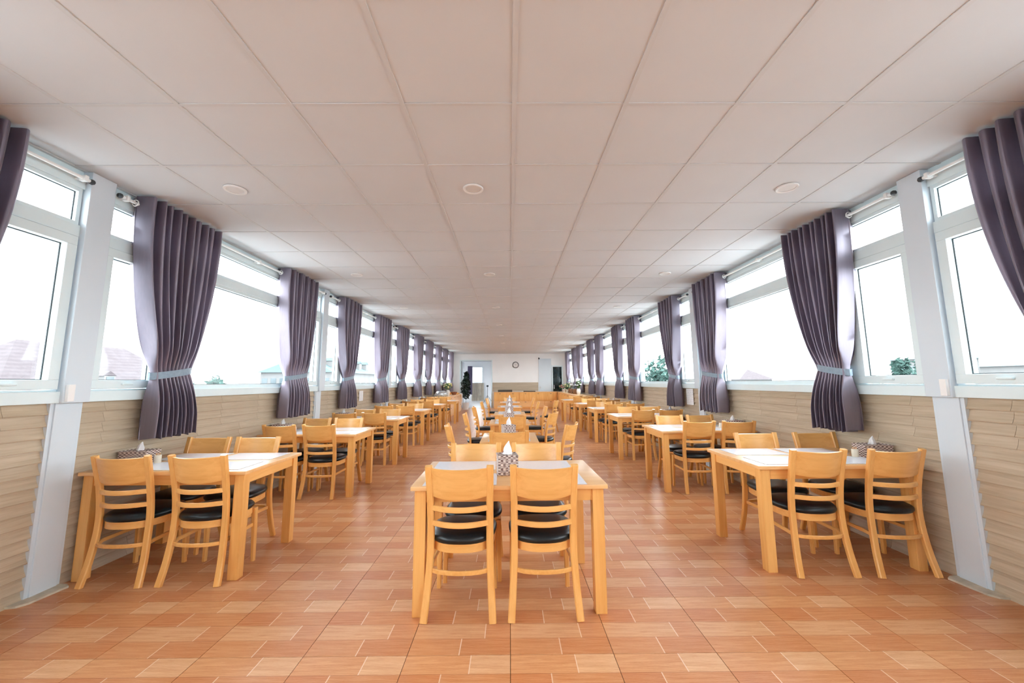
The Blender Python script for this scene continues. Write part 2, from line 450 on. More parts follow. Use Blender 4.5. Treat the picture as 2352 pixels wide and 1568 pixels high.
bays = list(zip(COLS[:-1], COLS[1:]))
for side, sn in ((-1, 'left'), (1, 'right')):
    std = bay_window(side, 3.5, 0)
    for k, (a, b) in enumerate(bays):
        nwin += 1
        w = link(f'window_{nwin}', None, None, (0, a, 0)); w['kind'] = 'structure'
        w['label'] = f'white framed {sn} window bay with casements and transom lights'
        for nm, me in std: link(nm, me, w)
    # short closing strip before the back wall
    c = COLS[-1]
    # small leftover towards the back wall and rear wall handled by solid infill
for side, sn in ((-1, 'left'), (1, 'right')):
    x0, x1 = sorted((side*2.97, side*(XW+.15)))
    if COLS[-1] < Y1: struct(f'trim_{1 if side<0 else 2}', MB().box(x0, x1, COLS[-1], Y1, SILL, 2.75).mesh('trim', 'wall'))

# ---- columns
def column(side):
    L = []
    s = side
    def b(xa, xb, y0, y1, z0, z1):
        a, c = sorted((s*xa, s*xb)); return MB().box(a, c, y0, y1, z0, z1)
    L.append(('lower_shaft', b(2.965, 3.08, -.075, .075, .012, SILL).mesh('lower_shaft', 'column', bevel=.003)))
    L.append(('upper_shaft', b(2.915, 3.08, -.085, .085, SILL, HC).mesh('upper_shaft', 'column', bevel=.003)))
    L.append(('edge_flange', b(2.974, 3.05, -.098, .098, .012, SILL).mesh('edge_flange', 'column')))
    st = MB(); ring_ = [(2.93,-.17),(2.90,-.13),(2.88,.07),(2.92,.095),(2.983,.10),(2.983,-.18)]
    st.loft([[(s*x, y, z) for x, y in ring_] for z in (.0005, .012)])
    L.append(('plinth', st.mesh('plinth', 'stone')))
    L.append(('cable_box', b(2.893, 2.915, -.075, -.035, SILL+.01, SILL+.12).mesh('cable_box', 'white', bevel=.002)))
    return L
for side, sn in ((-1, 'left'), (1, 'right')):
    parts = column(side)
    for k, c in enumerate(COLS[2:7]):
        t_ = thing('steel_column', f'white square steel column, {ORD[k]} from the camera along the {sn} windows', 'column', (0, c, 0), 0, f'columns along the {sn} windows')
        for nm, me in parts:
            if nm == 'cable_box' and k > 0: continue
            link(nm, me, t_)
    for c in COLS[:2]:
        t_ = thing('steel_column', f'white steel column beside the {sn} windows behind the camera', 'column', (0, c, 0), 0, f'rear columns {sn}')
        for nm, me in parts[:4]: link(nm, me, t_)

# ------------------------------------------------------------------ back wall and the room beyond its doorway
wb = MB()
DX0, DX1, DZ = -2.56, -.97, 2.42                     # doorway
wb.box(-XW, DX0, Y1, Y1+.15, 0, HC+.02).box(DX0, DX1, Y1, Y1+.15, DZ, HC+.02).box(DX1, XW, Y1, Y1+.15, 0, HC+.02)
wall_back = struct('wall_back', wb.mesh('wall_back', 'wall'), 'white end wall with clock and doorway')
for k in range(12):                                   # beige louvre boards across the middle of the end wall
    z = .84+.0375*k
    r = [[(x, Y1-d, zz) for d, zz in ((0, z), (.012, z+.004), (.006, z+.034), (0, z+.035))] for x in (-.94, 1.47)]
    MB().loft(r).obj('wall_board', 'wtile', wall_back)
tr = struct('trim_3', MB().box(DX0-.06, DX0, Y1-.02, Y1+.17, 0, DZ+.06).box(DX1, DX1+.05, Y1-.02, Y1+.17, 0, DZ+.06).box(DX0, DX1, Y1-.02, Y1+.17, DZ, DZ+.06).mesh('trim', 'frame'), 'white doorway trim in the end wall')
vb = MB()
vb.box(-4.2, -2.62, 27.5, 27.62, 0, 2.75).box(-1.88, -.6, 27.5, 27.62, 0, 2.75).box(-2.62, -1.88, 27.5, 27.62, 0, 1.27).box(-2.62, -1.88, 27.5, 27.62, 2.36, 2.75)
vb.box(-4.3, -4.2, Y1+.15, 23.6, 0, 2.75).box(-4.3, -4.2, 25.9, 27.6, 0, 2.75).box(-4.3, -4.2, 23.6, 25.9, 0, 1.0).box(-4.3, -4.2, 23.6, 25.9, 2.35, 2.75).box(-.6, -.5, Y1+.15, 27.6, 0, 2.75).box(-4.3, -XW, Y1+.15, Y1+.25, 0, 2.75)  # left-wall opening is out of view, added to bring daylight into this room
struct('wall_vestibule', vb.mesh('wall_vestibule', 'wall'), 'white walls of the room beyond the doorway')
struct('floor_vestibule', MB().box(-4.3, -.5, Y1+.1, 27.6, -.1, .002).mesh('floor_vestibule', 'lightfloor'), 'pale floor beyond the doorway')
struct('ceiling_vestibule', MB().box(-4.3, -.5, Y1+.15, 27.6, 2.75, 2.85).mesh('ceiling_vestibule', 'ceil'), 'ceiling beyond the doorway')
vw = link('window_vestibule', None); vw['kind'] = 'structure'; vw['label'] = 'small bright window beyond the doorway'
fr_ = MB()
for r in ((-2.62,-2.58,1.27,2.36),(-1.92,-1.88,1.27,2.36),(-2.58,-1.92,1.27,1.31),(-2.58,-1.92,2.32,2.36),(-2.58,-1.92,2.0,2.04)): fr_.box(r[0], r[1], 27.47, 27.56, r[2], r[3])
fr_.obj('frame', 'frame', vw); MB().box(-2.58, -1.92, 27.52, 27.526, 1.31, 2.0).obj('pane', 'glass', vw); MB().box(-2.58, -1.92, 27.52, 27.526, 2.04, 2.32).obj('pane', 'glass', vw)
# slatted wood panel under that window
sp_ = thing('slatted_panel', 'striped upright slat panel under the window beyond the doorway', 'panel', (-2.2, 27.4, 0))
for k in range(9): MB().box(-.42+.094*k, -.36+.094*k, -.02, .02, .06, 1.26).obj('slat', 'wtile', sp_)
MB().box(-.44, .44, .02, .05, 0, 1.27).obj('backing_board', 'wall', sp_)
# open grey door leaf and a doorway curtain
d1 = struct('door_1', MB().box(DX0+.02, DX0+.06, Y1+.17, Y1+1.0, .01, 2.38).mesh('door_1', 'column'), 'open white door leaf at the doorway')
MB().box(DX0+.06, DX0+.10, Y1+.88, Y1+.92, 1.0, 1.04).obj('handle', 'steel', d1)
pw = MB(); rr = []
for k in range(25):
    u_ = k/24; rr.append((-2.86+.32*u_, 26.9+.05*math.sin(u_*PI*9)))
pw.loft([[(x, y, z) for x, y in rr]+[(x, y+.006, z) for x, y in reversed(rr)] for z in (.5, 2.4)])
tag(pw.obj('purple_curtain', 'purple', smooth=True), 'narrow purple curtain hanging beyond the doorway', 'curtain')
# flush white door and dark glass door on the right of the end wall
d2 = struct('door_2', MB().box(1.50, 2.16, Y1-.03, Y1-.001, .01, 2.52).mesh('door_2', 'column', bevel=.004), 'tall white panel door in the end wall')
MB().box(1.56, 1.60, Y1-.06, Y1-.03, .98, 1.08).obj('handle', 'steel', d2)
d3 = struct('door_3', MB().box(2.18, 2.24, Y1-.04, Y1-.001, 0, 2.16).box(2.70, 2.76, Y1-.04, Y1-.001, 0, 2.16).box(2.24, 2.70, Y1-.04, Y1-.001, 2.09, 2.16).mesh('door_3', 'frame'), 'dark glass door in white frame at the end wall')
MB().box(2.24, 2.70, Y1-.025, Y1-.002, .0, 2.09).obj('dark_pane', 'laquer', d3)
MB().box(2.28, 2.31, Y1-.05, Y1-.025, .95, 1.15).obj('handle', 'steel', d3)

# ------------------------------------------------------------------ curtains
def curtain_mesh(side, w_top, tie0, tie1, bot0, bot1, seed, flip):
    """local y: 0..w_top along the wall, x towards the room, z world height; tie0/1, bot0/1 edges in local y.
    The first strip is the return that runs from the window side out to the front pleats."""
    rnd = random.Random(seed); N = 10; U = N*12; V = 48; R_ = 9
    zt, zb, zk = 2.772, .885, 1.40
    vs = []; ph = 0.0
    for iv in range(V+1):
        z = zt+(zb-zt)*iv/V
        if z >= zk:
            q = (zt-z)/(zt-zk); e = q**2.1
            a, b = tie0*e, w_top+(tie1-w_top)*e
        else:
            q = (zk-z)/(zk-zb); e = min(1, q*1.5)**.7
            a, b = tie0+(bot0-tie0)*e, tie1+(bot1-tie1)*e
        tight = math.exp(-((z-zk)/.15)**2)
        amp = .060*(1-.62*tight)
        dep = .135*(1-.45*tight)*(1-.15*(z < zk))
        for iu in range(-R_, U+1):
            if iu < 0:                                  # return flap
                q = (iu+R_)/R_
                xx = -dep+(dep-amp)*q; yy = a+.055*(1-q)+.010*math.sin(PI*q)*(1+.6*math.sin(4*z+seed))-.004
                w = ph
            else:
                u_ = iu/U; w = 2*PI*(N*u_)+ph
                s_ = 2*abs(math.sin(w/2))**.55-1
                xx = amp*s_*(1+.2*math.sin(5*u_+seed+z*.7))+amp*.3*math.cos(w*.5+3*z)*(1-tight)*.5
                yy = a+(b-a)*u_+.009*math.cos(w)*(1-tight)
            zz = z+((.010*math.sin(w*.5+seed)+.004*math.sin(iu*.6)) if iv == V else 0)
            vs.append((xx*(-side), yy, zz))
    n = U+1+R_
    fs = [(i*n+j, i*n+j+1, (i+1)*n+j+1, (i+1)*n+j) for i in range(V) for j in range(n-1)]
    return MB().add(vs, fs).mesh('curtain_cloth', 'curtain', smooth=True)
def curtain(side, name_pos, y0, w, tie0, tie1, bot0, bot1, label, seed, X=2.845):
    t_ = thing('window_curtain', label, 'curtain', (side*X, y0, 0), 0, 'purple grey curtains')
    link('cloth', curtain_mesh(side, w, tie0, tie1, bot0, bot1, seed, False), t_)
    # tieback band
    pts = []; cy = (tie0+tie1)/2; ry = (tie1-tie0)/2+.018
    n = 22; mb = MB(); rings = []
    for k in range(n):
        a = 2*PI*k/n; px, py = -side*(-.014+.062*math.cos(a)), cy+ry*math.sin(a)
        zc = 1.40+.03*math.sin(a)*(1)
        rings.append([(px*1.0, py, zc-.028), (px*1.03, cy+(py-cy)*1.03, zc-.028), (px*1.03, cy+(py-cy)*1.03, zc+.028), (px, py, zc+.028)])
    mb.loft(rings, closed=True).obj('tieback', 'tie', t_, smooth=True)
    # eyelet rings on the rod
    for k in range(11):
        yy = -.012 if k == 0 else w+.004
        r = [(side*.055+0.024*math.cos(2*PI*j/14), yy, 2.705+.024*math.sin(2*PI*j/14)) for j in range(14)]
        if k in (0, 10): MB().sweep(r, (.008, .008), up=Vector((0,1,0)), closed=True, round_=6).obj('eyelet', 'rod', t_, smooth=True)
    return t_
def words(k): return ORD[k]
for side, sn in ((-1, 'left'), (1, 'right')):
    # curtain of the bay beside the camera
    e = -.53 if side < 0 else -.42
    curtain(side, '', COLS[2]+e-.85, .85, .28, .62, .22, .66, f'dark curtain cut by the {sn} edge of the picture', 3+side)
    for k, c in enumerate(COLS[2:7]):
        if side < 0: n0, nw, t0, t1, b0, b1 = (.235, .80, .24, .60, .24, .70)
        else: n0, nw, t0, t1, b0, b1 = (.51, .68, .12, .42, .10, .52)
        if k > 0: n0 = .42 if side < 0 else .44
        ids = (2*k+1, 2*k+2)
        curtain(side, '', c+n0, nw, t0, t1, b0, b1, f'tied purple grey curtain, {ORD[2*k]} from the front column along the {sn} windows', 11*k+side)
        f0 = 2.20 if side < 0 else 2.49
        curtain(side, '', c+f0-(.0 if k == 0 else -.05), .80 if side < 0 else .72, .17, .66, .15, .74, f'tied purple grey curtain, {ORD[2*k+1]} from the front column along the {sn} windows', 11*k+side+5)
# ---- rods
rod = thing('curtain_rod', '', 'rod', (0,0,0))
MB().sweep([(0,.11,0),(0,3.39,0)], (.022,.022), round_=12).obj('pole', 'rod', rod, smooth=True)
for yy in (.15, 1.75, 3.35):
    MB().box(-.006, .12, yy-.010, yy+.010, -.008, .008).box(-.02,.02,yy-.012,yy+.012,-.02,.02).obj('bracket', 'rod', rod)
for yy in (.10, 3.40): MB().lathe([(.002,-.02),(.016,-.012),(.02,0),(.016,.012),(.002,.02)], 12, (0,yy,0)).obj('finial', 'dark', rod, smooth=True)
remember(rod); first = True
for side, sn in ((-1, 'left'), (1, 'right')):
    for k, c in enumerate([COLS[1]]+COLS[2:7]):
        lab = f'white curtain rod in the {ORD[k]} bay of the {sn} windows' if k else f'white curtain rod over the {sn} window beside the camera'
        rz = PI if side < 0 else 0
        yy = c if side > 0 else c+3.5
        if first: rod.location = (side*2.90, yy, 2.705); rod.rotation_euler.z = rz; rod['label'] = lab; rod['group'] = 'curtain rods'; first = False
        else: dup(rod, (side*2.90, yy, 2.705), rz, lab, 'curtain rods')

# ------------------------------------------------------------------ chair
def arc(n, f): return [f(k/(n-1)) for k in range(n)]
def spline(P, n):
    P = [Vector(p) for p in P]; out = []
    for i in range(len(P)-1):
        p0, p1, p2, p3 = P[max(i-1,0)], P[i], P[i+1], P[min(i+2,len(P)-1)]
        for k in range(n):
            t_ = k/n
            out.append(.5*((2*p1)+(-p0+p2)*t_+(2*p0-5*p1+4*p2-p3)*t_*t_+(-p0+3*p1-3*p2+p3)*t_**3))
    return out+[P[-1]]
def make_chair():
    t_ = thing('dining_chair', '', 'chair')
    for s in (-1, 1):                                  # curved rear legs that run up as back posts
        P = spline([(s*.191,-.190,0),(s*.181,-.155,.14),(s*.172,-.134,.30),(s*.170,-.130,.45),(s*.171,-.152,.62),(s*.176,-.205,.835)], 4)
        MB().sweep(P, (.030,.040) , up=Vector((s*-1,0,.0)) if False else Vector((1,0,0))).obj('back_post', 'wood_z', t_, smooth=True)
    for s in (-1, 1):
        MB().sweep([(s*.180,.190,0),(s*.176,.186,.22),(s*.172,.180,.385)], [(.026,.026),(.032,.032),(.036,.036)], up=Vector((1,0,0))).obj('front_leg', 'wood_z', t_, smooth=True)
    def curved(z, hgt, th, xw, y0, bulge, n=13, zc=0.0):
        pts = [(x, y0-bulge*(1-(x/xw)**2), z+zc*(1-(x/xw)**2)) for x in [xw*(2*k/(n-1)-1) for k in range(n)]]
        return MB().sweep(pts, (th, hgt))
    # tall curved top panel, leaning with the posts, arched lower edge
    mb = MB(); n = 15; rings = []
    for k in range(n):
        q = 2*k/(n-1)-1; x = .170*q; bl = .052*(1-q*q)
        zb, ztp = .664-.016*(1-q*q), .826-.004*(1-q*q)
        yb, yt = -.157-bl, -.199-bl
        rings.append([(x, yb+.007, zb), (x, yb-.008, zb), (x*1.03, yt-.008, ztp-.004), (x*1.03, yt-.001, ztp), (x*1.03, yt+.007, ztp-.004)])
    mb.loft(rings).obj('back_panel', 'wood_x', t_, smooth=True)
    for z, y in ((.594,-.149),(.508,-.138)): curved(z, .030, .014, .165, y, .060).obj('back_slat', 'wood_x', t_, smooth=True)
    # seat rail: bent wood hoop
    def seat_outline(k, n, inset=0.0):
        a = 2*PI*k/n; cx, sy = math.cos(a), math.sin(a)
        e = 3.2 if sy > 0 else 2.5
        r = (abs(cx)**e+abs(sy)**e)**(-1/e)
        x, y = cx*r, sy*r
        wx = (.203-.018*(1-y)/2*1.0)-inset
        return (x*wx, y*(.197-inset)+.022, 0)
    n = 36
    ro = [seat_outline(k, n, .006) for k in range(n)]; ri = [seat_outline(k, n, .030) for k in range(n)]
    rings = [[(o_[0],o_[1],.352),(o_[0],o_[1],.398),(i_[0],i_[1],.398),(i_[0],i_[1],.352)] for o_, i_ in zip(ro, ri)]
    MB().loft(rings, closed=True).obj('seat_rail', 'wood_x', t_, smooth=True)
    prof_ = [(.030,.386),(.004,.398),(-.004,.411),(-.003,.424),(.008,.438),(.035,.447),(.09,.452),(.15,.454)]
    MB().loft([[(seat_outline(k,n,i)[0], seat_outline(k,n,i)[1], z) for k in range(n)] for i, z in prof_]).obj('seat_cushion', 'seat', t_, smooth=True)
    # lower bentwood stretcher: sides and bowed rear
    P = [(-.168,.182,.262),(-.172,.06,.262),(-.174,-.08,.258)]+[(-.166*math.cos(PI*k/8), -.118-.062*math.sin(PI*k/8), .250) for k in range(9)]+[(.174,-.08,.258),(.172,.06,.262),(.168,.182,.262)]
    MB().sweep(P, (.014,.024)).obj('stretcher', 'wood_y', t_, smooth=True)
    return remember(t_)
chair0 = make_chair(); used = [False]
def place_chair(x, y, rz, label, group):
    if not used[0]:
        used[0] = True; chair0.location = (x, y, 0); chair0.rotation_euler = (0,0,rz); chair0['label'] = label; chair0['group'] = group; return chair0
    return dup(chair0, (x, y, 0), rz, label, group)

# ------------------------------------------------------------------ tables (local x long side 1.15, local y 0.72)
TZ = .712
def make_table(lx, ly):
    t_ = thing('dining_table', '', 'table')
    MB().box(-lx/2, lx/2, -ly/2, ly/2, TZ-.026, TZ).obj('table_top', 'table_wood', t_, bevel=.006, smooth=True)
    for sx in (-1, 1):
        for sy in (-1, 1):
            cx, cy = sx*(lx/2-.055), sy*(ly/2-.055)
            MB().loft([[(cx+a*.033, cy+b*.033, z) for a, b in ((-1,-1),(1,-1),(1,1),(-1,1))] for z in (0, TZ-.026)]).obj('leg', 'wood_z', t_, bevel=.003)
    ax, ay = lx/2-.055, ly/2-.055
    for sy in (-1, 1): MB().box(-ax+.033, ax-.033, sy*(ay+.012)-.010, sy*(ay+.012)+.010, TZ-.096, TZ-.026).obj('apron', 'wood_x', t_)
    for sx in (-1, 1): MB().box(sx*(ax+.012)-.010, sx*(ax+.012)+.010, -ay+.033, ay-.033, TZ-.096, TZ-.026).obj('apron', 'wood_y', t_)
    return remember(t_)
table0 = make_table(1.15, .74); small0 = make_table(.60, .72)
usedt = {}
def place_table(proto, x, y, rz, label, group):
    if proto.name not in usedt:
        usedt[proto.name] = 1; proto.location = (x,y,0); proto.rotation_euler = (0,0,rz); proto['label'] = label; proto['group'] = group; return proto
    return dup(proto, (x,y,0), rz, label, group)
mat_me = MB().box(-.215, .215, -.145, .145, 0, .003).mesh('placemat', 'mat')
def placemat(x, y, rz, label): return tag(link('placemat', mat_me, None, (x, y, TZ+.0008), rz), label, 'placemat', 'placemats on the tables')

# ---- tissue box, toothpick cup
def make_tissue_box(square=False):
    t_ = thing('tissue_box', '', 'tissue box')
    a, b, h = (.105, .062, .088) if not square else (.064, .062, .120)
    # woven walls with slightly bulging horizontal strands
    rings = []; n = 9
    for k in range(n*2+1):
        z = h*k/(n*2); bu = .0025 if k % 2 else 0
        aa, bb = a+bu, b+bu
        rings.append([(-aa,-bb,z),(0,-bb-.002,z),(aa,-bb,z),(aa+.002,0,z),(aa,bb,z),(0,bb+.002,z),(-aa,bb,z),(-aa-.002,0,z)])
    MB().loft(rings).obj('woven_body', 'basket', t_)
    MB().sweep([(-a,-b,h),(a,-b,h),(a,b,h),(-a,b,h)], (.012,.012), closed=True, round_=8).obj('rim', 'basket', t_, smooth=True)
    MB().lathe([(.034,h),(.036,h+.004),(.030,h+.006),(.030,h)], 16, hollow=True).obj('slot_rim', 'basket', t_, smooth=True)
    # folded tissue standing in the slot
    mb = MB(); rings = []; H_ = .085 if square else .065
    for k in range(9):
        q = k/8; z = h+.004+H_*q; r = .028*(1-q)**.8+.002
        rings.append([(r*(1+.35*math.sin(3*j+q*4))*math.cos(2*PI*j/12)+.012*q*q, .45*r*(1+.5*math.cos(2*j+3*q))*math.sin(2*PI*j/12), z) for j in range(12)])
    mb.loft(rings).obj('tissue', 'paper', t_, smooth=True)
    return remember(t_)
tb_long, tb_sq = make_tissue_box(False), make_tissue_box(True)
cup0 = thing('toothpick_cup', '', 'cup')
MB().lathe([(.001,0),(.020,0),(.022,.004),(.022,.060),(.019,.062),(.018,.058),(.018,.03),(.001,.03)], 18).obj('cup_body', 'cream', cup0, smooth=True)
mbt = MB()
for k in range(7):
    a = 2*PI*k/7; mbt.sweep([(.008*math.cos(a),.008*math.sin(a),.031),(.013*math.cos(a),.013*math.sin(a),.078)], (.002,.002), round_=4)
mbt.obj('toothpicks', 'wood_z', cup0); remember(cup0)
def put(proto, x, y, z, rz, label, group):
    if proto.name not in usedt:
        usedt[proto.name] = 1; proto.location = (x,y,z); proto.rotation_euler = (0,0,rz); proto['label'] = label; proto['group'] = group; return proto
    return dup(proto, (x,y,z), rz, label, group)

# ---- rows along the windows
rows = {-1: [2.83, 4.76, 6.58, 8.58, 10.72, 12.93], 1: [2.87, 4.85, 6.85, 8.77, 10.73, 13.03]}
for side, sn in ((-1, 'left'), (1, 'right')):
    for k, yf in enumerate(rows[side]):
        cx = side*2.395 if side < 0 else (2.32 if k == 0 else 2.395)
        if k == 5: cx = side*2.30
        cy = yf+.37; o = ORD[k]
        place_table(table0, cx, cy, 0, f'wooden dining table, {o} from the camera along the {sn} windows', f'tables along the {sn} windows')
        # near chairs face away, far chairs face the camera
        win, ais = (cx+side*.30, cx-side*.17)
        if side < 0 and k == 0: nw_, na_, fw_, fa_ = -2.61, -2.107, -2.70, -2.262
        elif side < 0: nw_, na_, fw_, fa_ = -2.66, -2.21, -2.67, -2.22
        elif k == 0: nw_, na_, fw_, fa_ = 2.66, 2.125, 2.78, 2.24
        else: nw_, na_, fw_, fa_ = 2.72, 2.245, 2.68, 2.24
        rj = lambda: (random.random()-.5)*.10
        jy = lambda: (random.random()-.5)*.05 if k else 0
        jj = 0 if k == 0 else 1
        G = f'chairs at the {sn} window tables'
        tail = f'{o} table from camera along {sn} windows'
        place_chair(nw_, yf+.125+jy(), rj()*jj, f'wooden chair, camera side, window end, {tail}', G)
        place_chair(na_, yf+.135+jy(), rj()*jj, f'wooden chair, camera side, aisle end, {tail}', G)
        place_chair(fw_, yf+.63+jy(), PI+rj()*jj, f'wooden chair, far side, window end, {tail}', G)
        place_chair(fa_, yf+.63+jy(), PI+rj()*jj, f'wooden chair, far side, aisle end, {tail}', G)
        for (mx_, nm) in ((cx+side*.20, 'window end'), (cx-side*.28, 'aisle end')):
            placemat(mx_, yf+.185, 0, f'pale placemat, camera side, {nm}, {tail}')
            placemat(mx_, yf+.555, 0, f'pale placemat, far side, {nm}, {tail}')
        put(tb_long, side*2.858, yf+.33, TZ, PI/2*0+rj(), f'woven tissue box at the wall on the {tail}', 'woven tissue boxes')
        put(cup0, side*2.69, yf+.30, TZ, 0, f'small cream toothpick cup on the {tail}', 'toothpick cups')

# ---- tables down the middle
G = 'chairs at the middle tables'
place_table(table0, -.012, 2.765, math.radians(1.0), 'wooden dining table nearest the camera in the middle of the hall', 'middle tables')
place_chair(-.288, 2.545, -.02, 'wooden chair nearest the camera, left of the front middle table', G)
place_chair(.188, 2.55, .02, 'wooden chair nearest the camera, right of the front middle table', G)
place_chair(-.262, 3.00, PI+.03, 'wooden chair on the far side of the front middle table, left', G)
place_chair(.198, 3.01, PI-.02, 'wooden chair on the far side of the front middle table, right', G)
for x, nm in ((-.30, 'left'), (.23, 'right')):
    placemat(x, 2.545, .017, f'pale placemat, camera side, {nm}, front middle table')
    placemat(x-.02, 2.95, .017, f'pale placemat, far side, {nm}, front middle table')
put(tb_sq, -.022, 2.70, TZ, .12, 'tall woven tissue box on the front middle table', 'woven tissue boxes')
mids = [(4.10, 'second'), (5.82, 'third'), (7.50, 'fourth'), (9.6, 'fifth'), (11.7, 'sixth')]
for y, o in mids:
    place_table(small0, -.01, y+.36, 0, f'small wooden table, {o} from the camera along the middle of the hall', 'middle tables')
    put(tb_sq, -.02, y+.42, TZ, .3, f'woven tissue box on the {o} middle table from the camera', 'woven tissue boxes')
    placemat(-.01, y+.165, 0, f'pale placemat on the camera side of the {o} middle table')
    placemat(-.01, y+.56, 0, f'pale placemat on the far side of the {o} middle table')
def mid(x, y, deg, lab): place_chair(x, y, math.radians(deg), lab, G)
mid(-.012, 4.17, 0, 'wooden chair at the camera end of the second middle table')
mid(.03, 5.90, 0, 'wooden chair at the camera end of the third middle table')
mid(-.50, 4.66, -78, 'wooden chair on the left of the second middle table')
mid(.53, 4.74, 62, 'wooden chair on the right of the second middle table, turned away')
mid(-.49, 6.30, -84, 'wooden chair on the left of the third middle table')
mid(.50, 6.40, 64, 'wooden chair on the right of the third middle table')
mid(-.50, 7.90, -80, 'wooden chair on the left of the fourth middle table')
mid(.49, 7.95, 88, 'wooden chair on the right of the fourth middle table')
mid(-.49, 9.95, -84, 'wooden chair on the left of the fifth middle table')
mid(.49, 10.0, 86, 'wooden chair on the right of the fifth middle table')
mid(1.02, 10.55, 70, 'wooden chair standing apart in the aisle right of the fifth middle table')
mid(-.49, 12.05, -93, 'wooden chair on the left of the sixth middle table')
mid(.49, 12.05, 88, 'wooden chair on the right of the sixth middle table')
mid(-.02, 12.38, 180, 'wooden chair at the far end of the sixth middle table')

# ------------------------------------------------------------------ serving counters at the far end
def counter_unit(name, label, x0, x1, y0, y1, h, face, n, group):
    """face '+x' / '-x' / '-y': side with doors"""
    t_ = thing(name, label, 'counter', ((x0+x1)/2, (y0+y1)/2, 0), 0, group)
    a, b = (x1-x0)/2, (y1-y0)/2
    MB().box(-a+.02, a-.02, -b+.02, b-.02, .0, h-.03).obj('carcass', 'wood_z', t_)
    MB().box(-a, a, -b, b, h-.03, h).obj('worktop', 'table_wood', t_, bevel=.004)
    L = 2*b if 'x' in face else 2*a
    for k in range(n):
        c0, c1 = -L/2+L*k/n+.012, -L/2+L*(k+1)/n-.012
        for z0, z1, nm in ((.06, .36, 'drawer_front'), (.39, h-.05, 'door')):
            if face == '+x': d = MB().box(a-.02, a-.002, c0, c1, z0, z1)
            elif face == '-x': d = MB().box(-a+.002, -a+.02, c0, c1, z0, z1)
            else: d = MB().box(c0, c1, -b+.002, -b+.02, z0, z1)
            o_ = d.obj(nm, 'wood_z' if nm == 'door' else 'table_wood', t_, bevel=.002)
            m_ = (c0+c1)/2; zz = z1-.04
            if face == '+x': MB().box(a-.002, a+.012, m_-.04, m_+.04, zz-.008, zz+.008).obj('pull', 'dark', o_)
            elif face == '-x': MB().box(-a-.012, -a+.002, m_-.04, m_+.04, zz-.008, zz+.008).obj('pull', 'dark', o_)
            else: MB().box(m_-.04, m_+.04, -b-.012, -b+.002, zz-.008, zz+.008).obj('pull', 'dark', o_)
    return t_
CH = .82
counter_unit('serving_counter', 'long wooden serving counter under the left windows', -2.87, -2.28, 14.15, 18.85, .78, '+x', 5, 'serving counters')
counter_unit('serving_counter', 'long wooden serving counter under the right windows', 2.37, 2.87, 14.25, 19.50, CH, '-x', 6, 'serving counters')
counter_unit('serving_counter', 'wooden serving counter across the end of the hall', -.82, 2.36, 20.05, 20.70, CH, '-y', 5, 'serving counters')
counter_unit('serving_counter', 'corner serving counter joining the end and right counters', 2.37, 2.95, 19.51, 20.70, CH, '-x', 1, 'serving counters')

# white cloth hung over the end of the left counter
tag(MB().loft([[(x, 18.87+.012*math.sin(9*x+z*3), z) for x in (-2.9, -2.75, -2.6, -2.45, -2.3, -2.24)]+[(x, 18.88+.012*math.sin(9*x+z*3), z) for x in (-2.24, -2.3, -2.45, -2.6, -2.75, -2.9)] for z in (.25, .4, .55, .70, .785)]).obj('white_cloth', 'paper', smooth=True), 'white cloth hanging at the end of the left counter', 'cloth')

# ---- leaf clouds
def leaves(n, blobs, size, seed, flat=.5):
    rnd = random.Random(seed); mb = MB()
    for _ in range(n):
        c, r = rnd.choice(blobs)
        while True:
            p = Vector((rnd.uniform(-1,1), rnd.uniform(-1,1), rnd.uniform(-1,1)))
            if p.length <= 1: break
        p = Vector(c)+Vector((p.x*r[0], p.y*r[1], p.z*r[2]))
        d = Vector((rnd.uniform(-1,1), rnd.uniform(-1,1), rnd.uniform(-.7,.6))).normalized()
        e = d.cross(Vector((rnd.uniform(-1,1), rnd.uniform(-1,1), rnd.uniform(-1,1)))).normalized()
        s_ = size*rnd.uniform(.6,1.3); nrm = d.cross(e)*s_*.18
        mb.add([p-d*s_, p+e*s_*.45+nrm, p+d*s_, p-e*s_*.45+nrm], [(0,1,2,3)])
    return mb
# tall dark potted plant by the doorway
pl = thing('potted_plant', 'tall dark leafy potted plant beside the doorway', 'plant', (-2.16, 19.55, 0))
MB().lathe([(.001,0),(.13,0),(.17,.30),(.18,.34),(.165,.34),(.15,.30),(.001,.29)], 20).obj('pot', 'white', pl, smooth=True)
MB().sweep([(0,0,.28),(.02,.01,.8),(-.02,0,1.4),(.03,.02,1.75)], (.03,.03), round_=8).obj('stem', 'bark', pl, smooth=True)
leaves(900, [((0,0,.85),(.26,.26,.35)), ((.0,0,1.2),(.24,.24,.35)), ((.02,0,1.55),(.13,.13,.28))], .075, 4).obj('foliage', 'darkleaf', pl)['kind'] = 'stuff'

# ---- vases, flowers and jars on the counters
def bouquet(name, label, loc, vase_prof, vase_mat, blobs, nflow, petal_mat, seed, cat='flowers'):
    t_ = thing(name, label, cat, loc)
    MB().lathe(vase_prof, 18).obj('vase', vase_mat, t_, smooth=True)
    leaves(160, blobs, .035, seed).obj('foliage', 'leaf', t_)['kind'] = 'stuff'
    rnd = random.Random(seed)
    for k in range(nflow):
        c, r = rnd.choice(blobs); a = rnd.uniform(0, 2*PI)
        p = (c[0]+r[0]*.9*math.cos(a), c[1]+r[1]*.9*math.sin(a)-.01, c[2]+r[2]*rnd.uniform(-.3, 1))
        q = [(.004,-.02),(.026,-.012),(.034,.004),(.026,.018),(.012,.022)]
        MB().lathe(q, 9, p).obj('bloom', petal_mat, t_, smooth=True)
    return t_
tall = [(.001,0),(.055,0),(.075,.05),(.085,.14),(.06,.21),(.05,.22),(.045,.21),(.001,.19)]
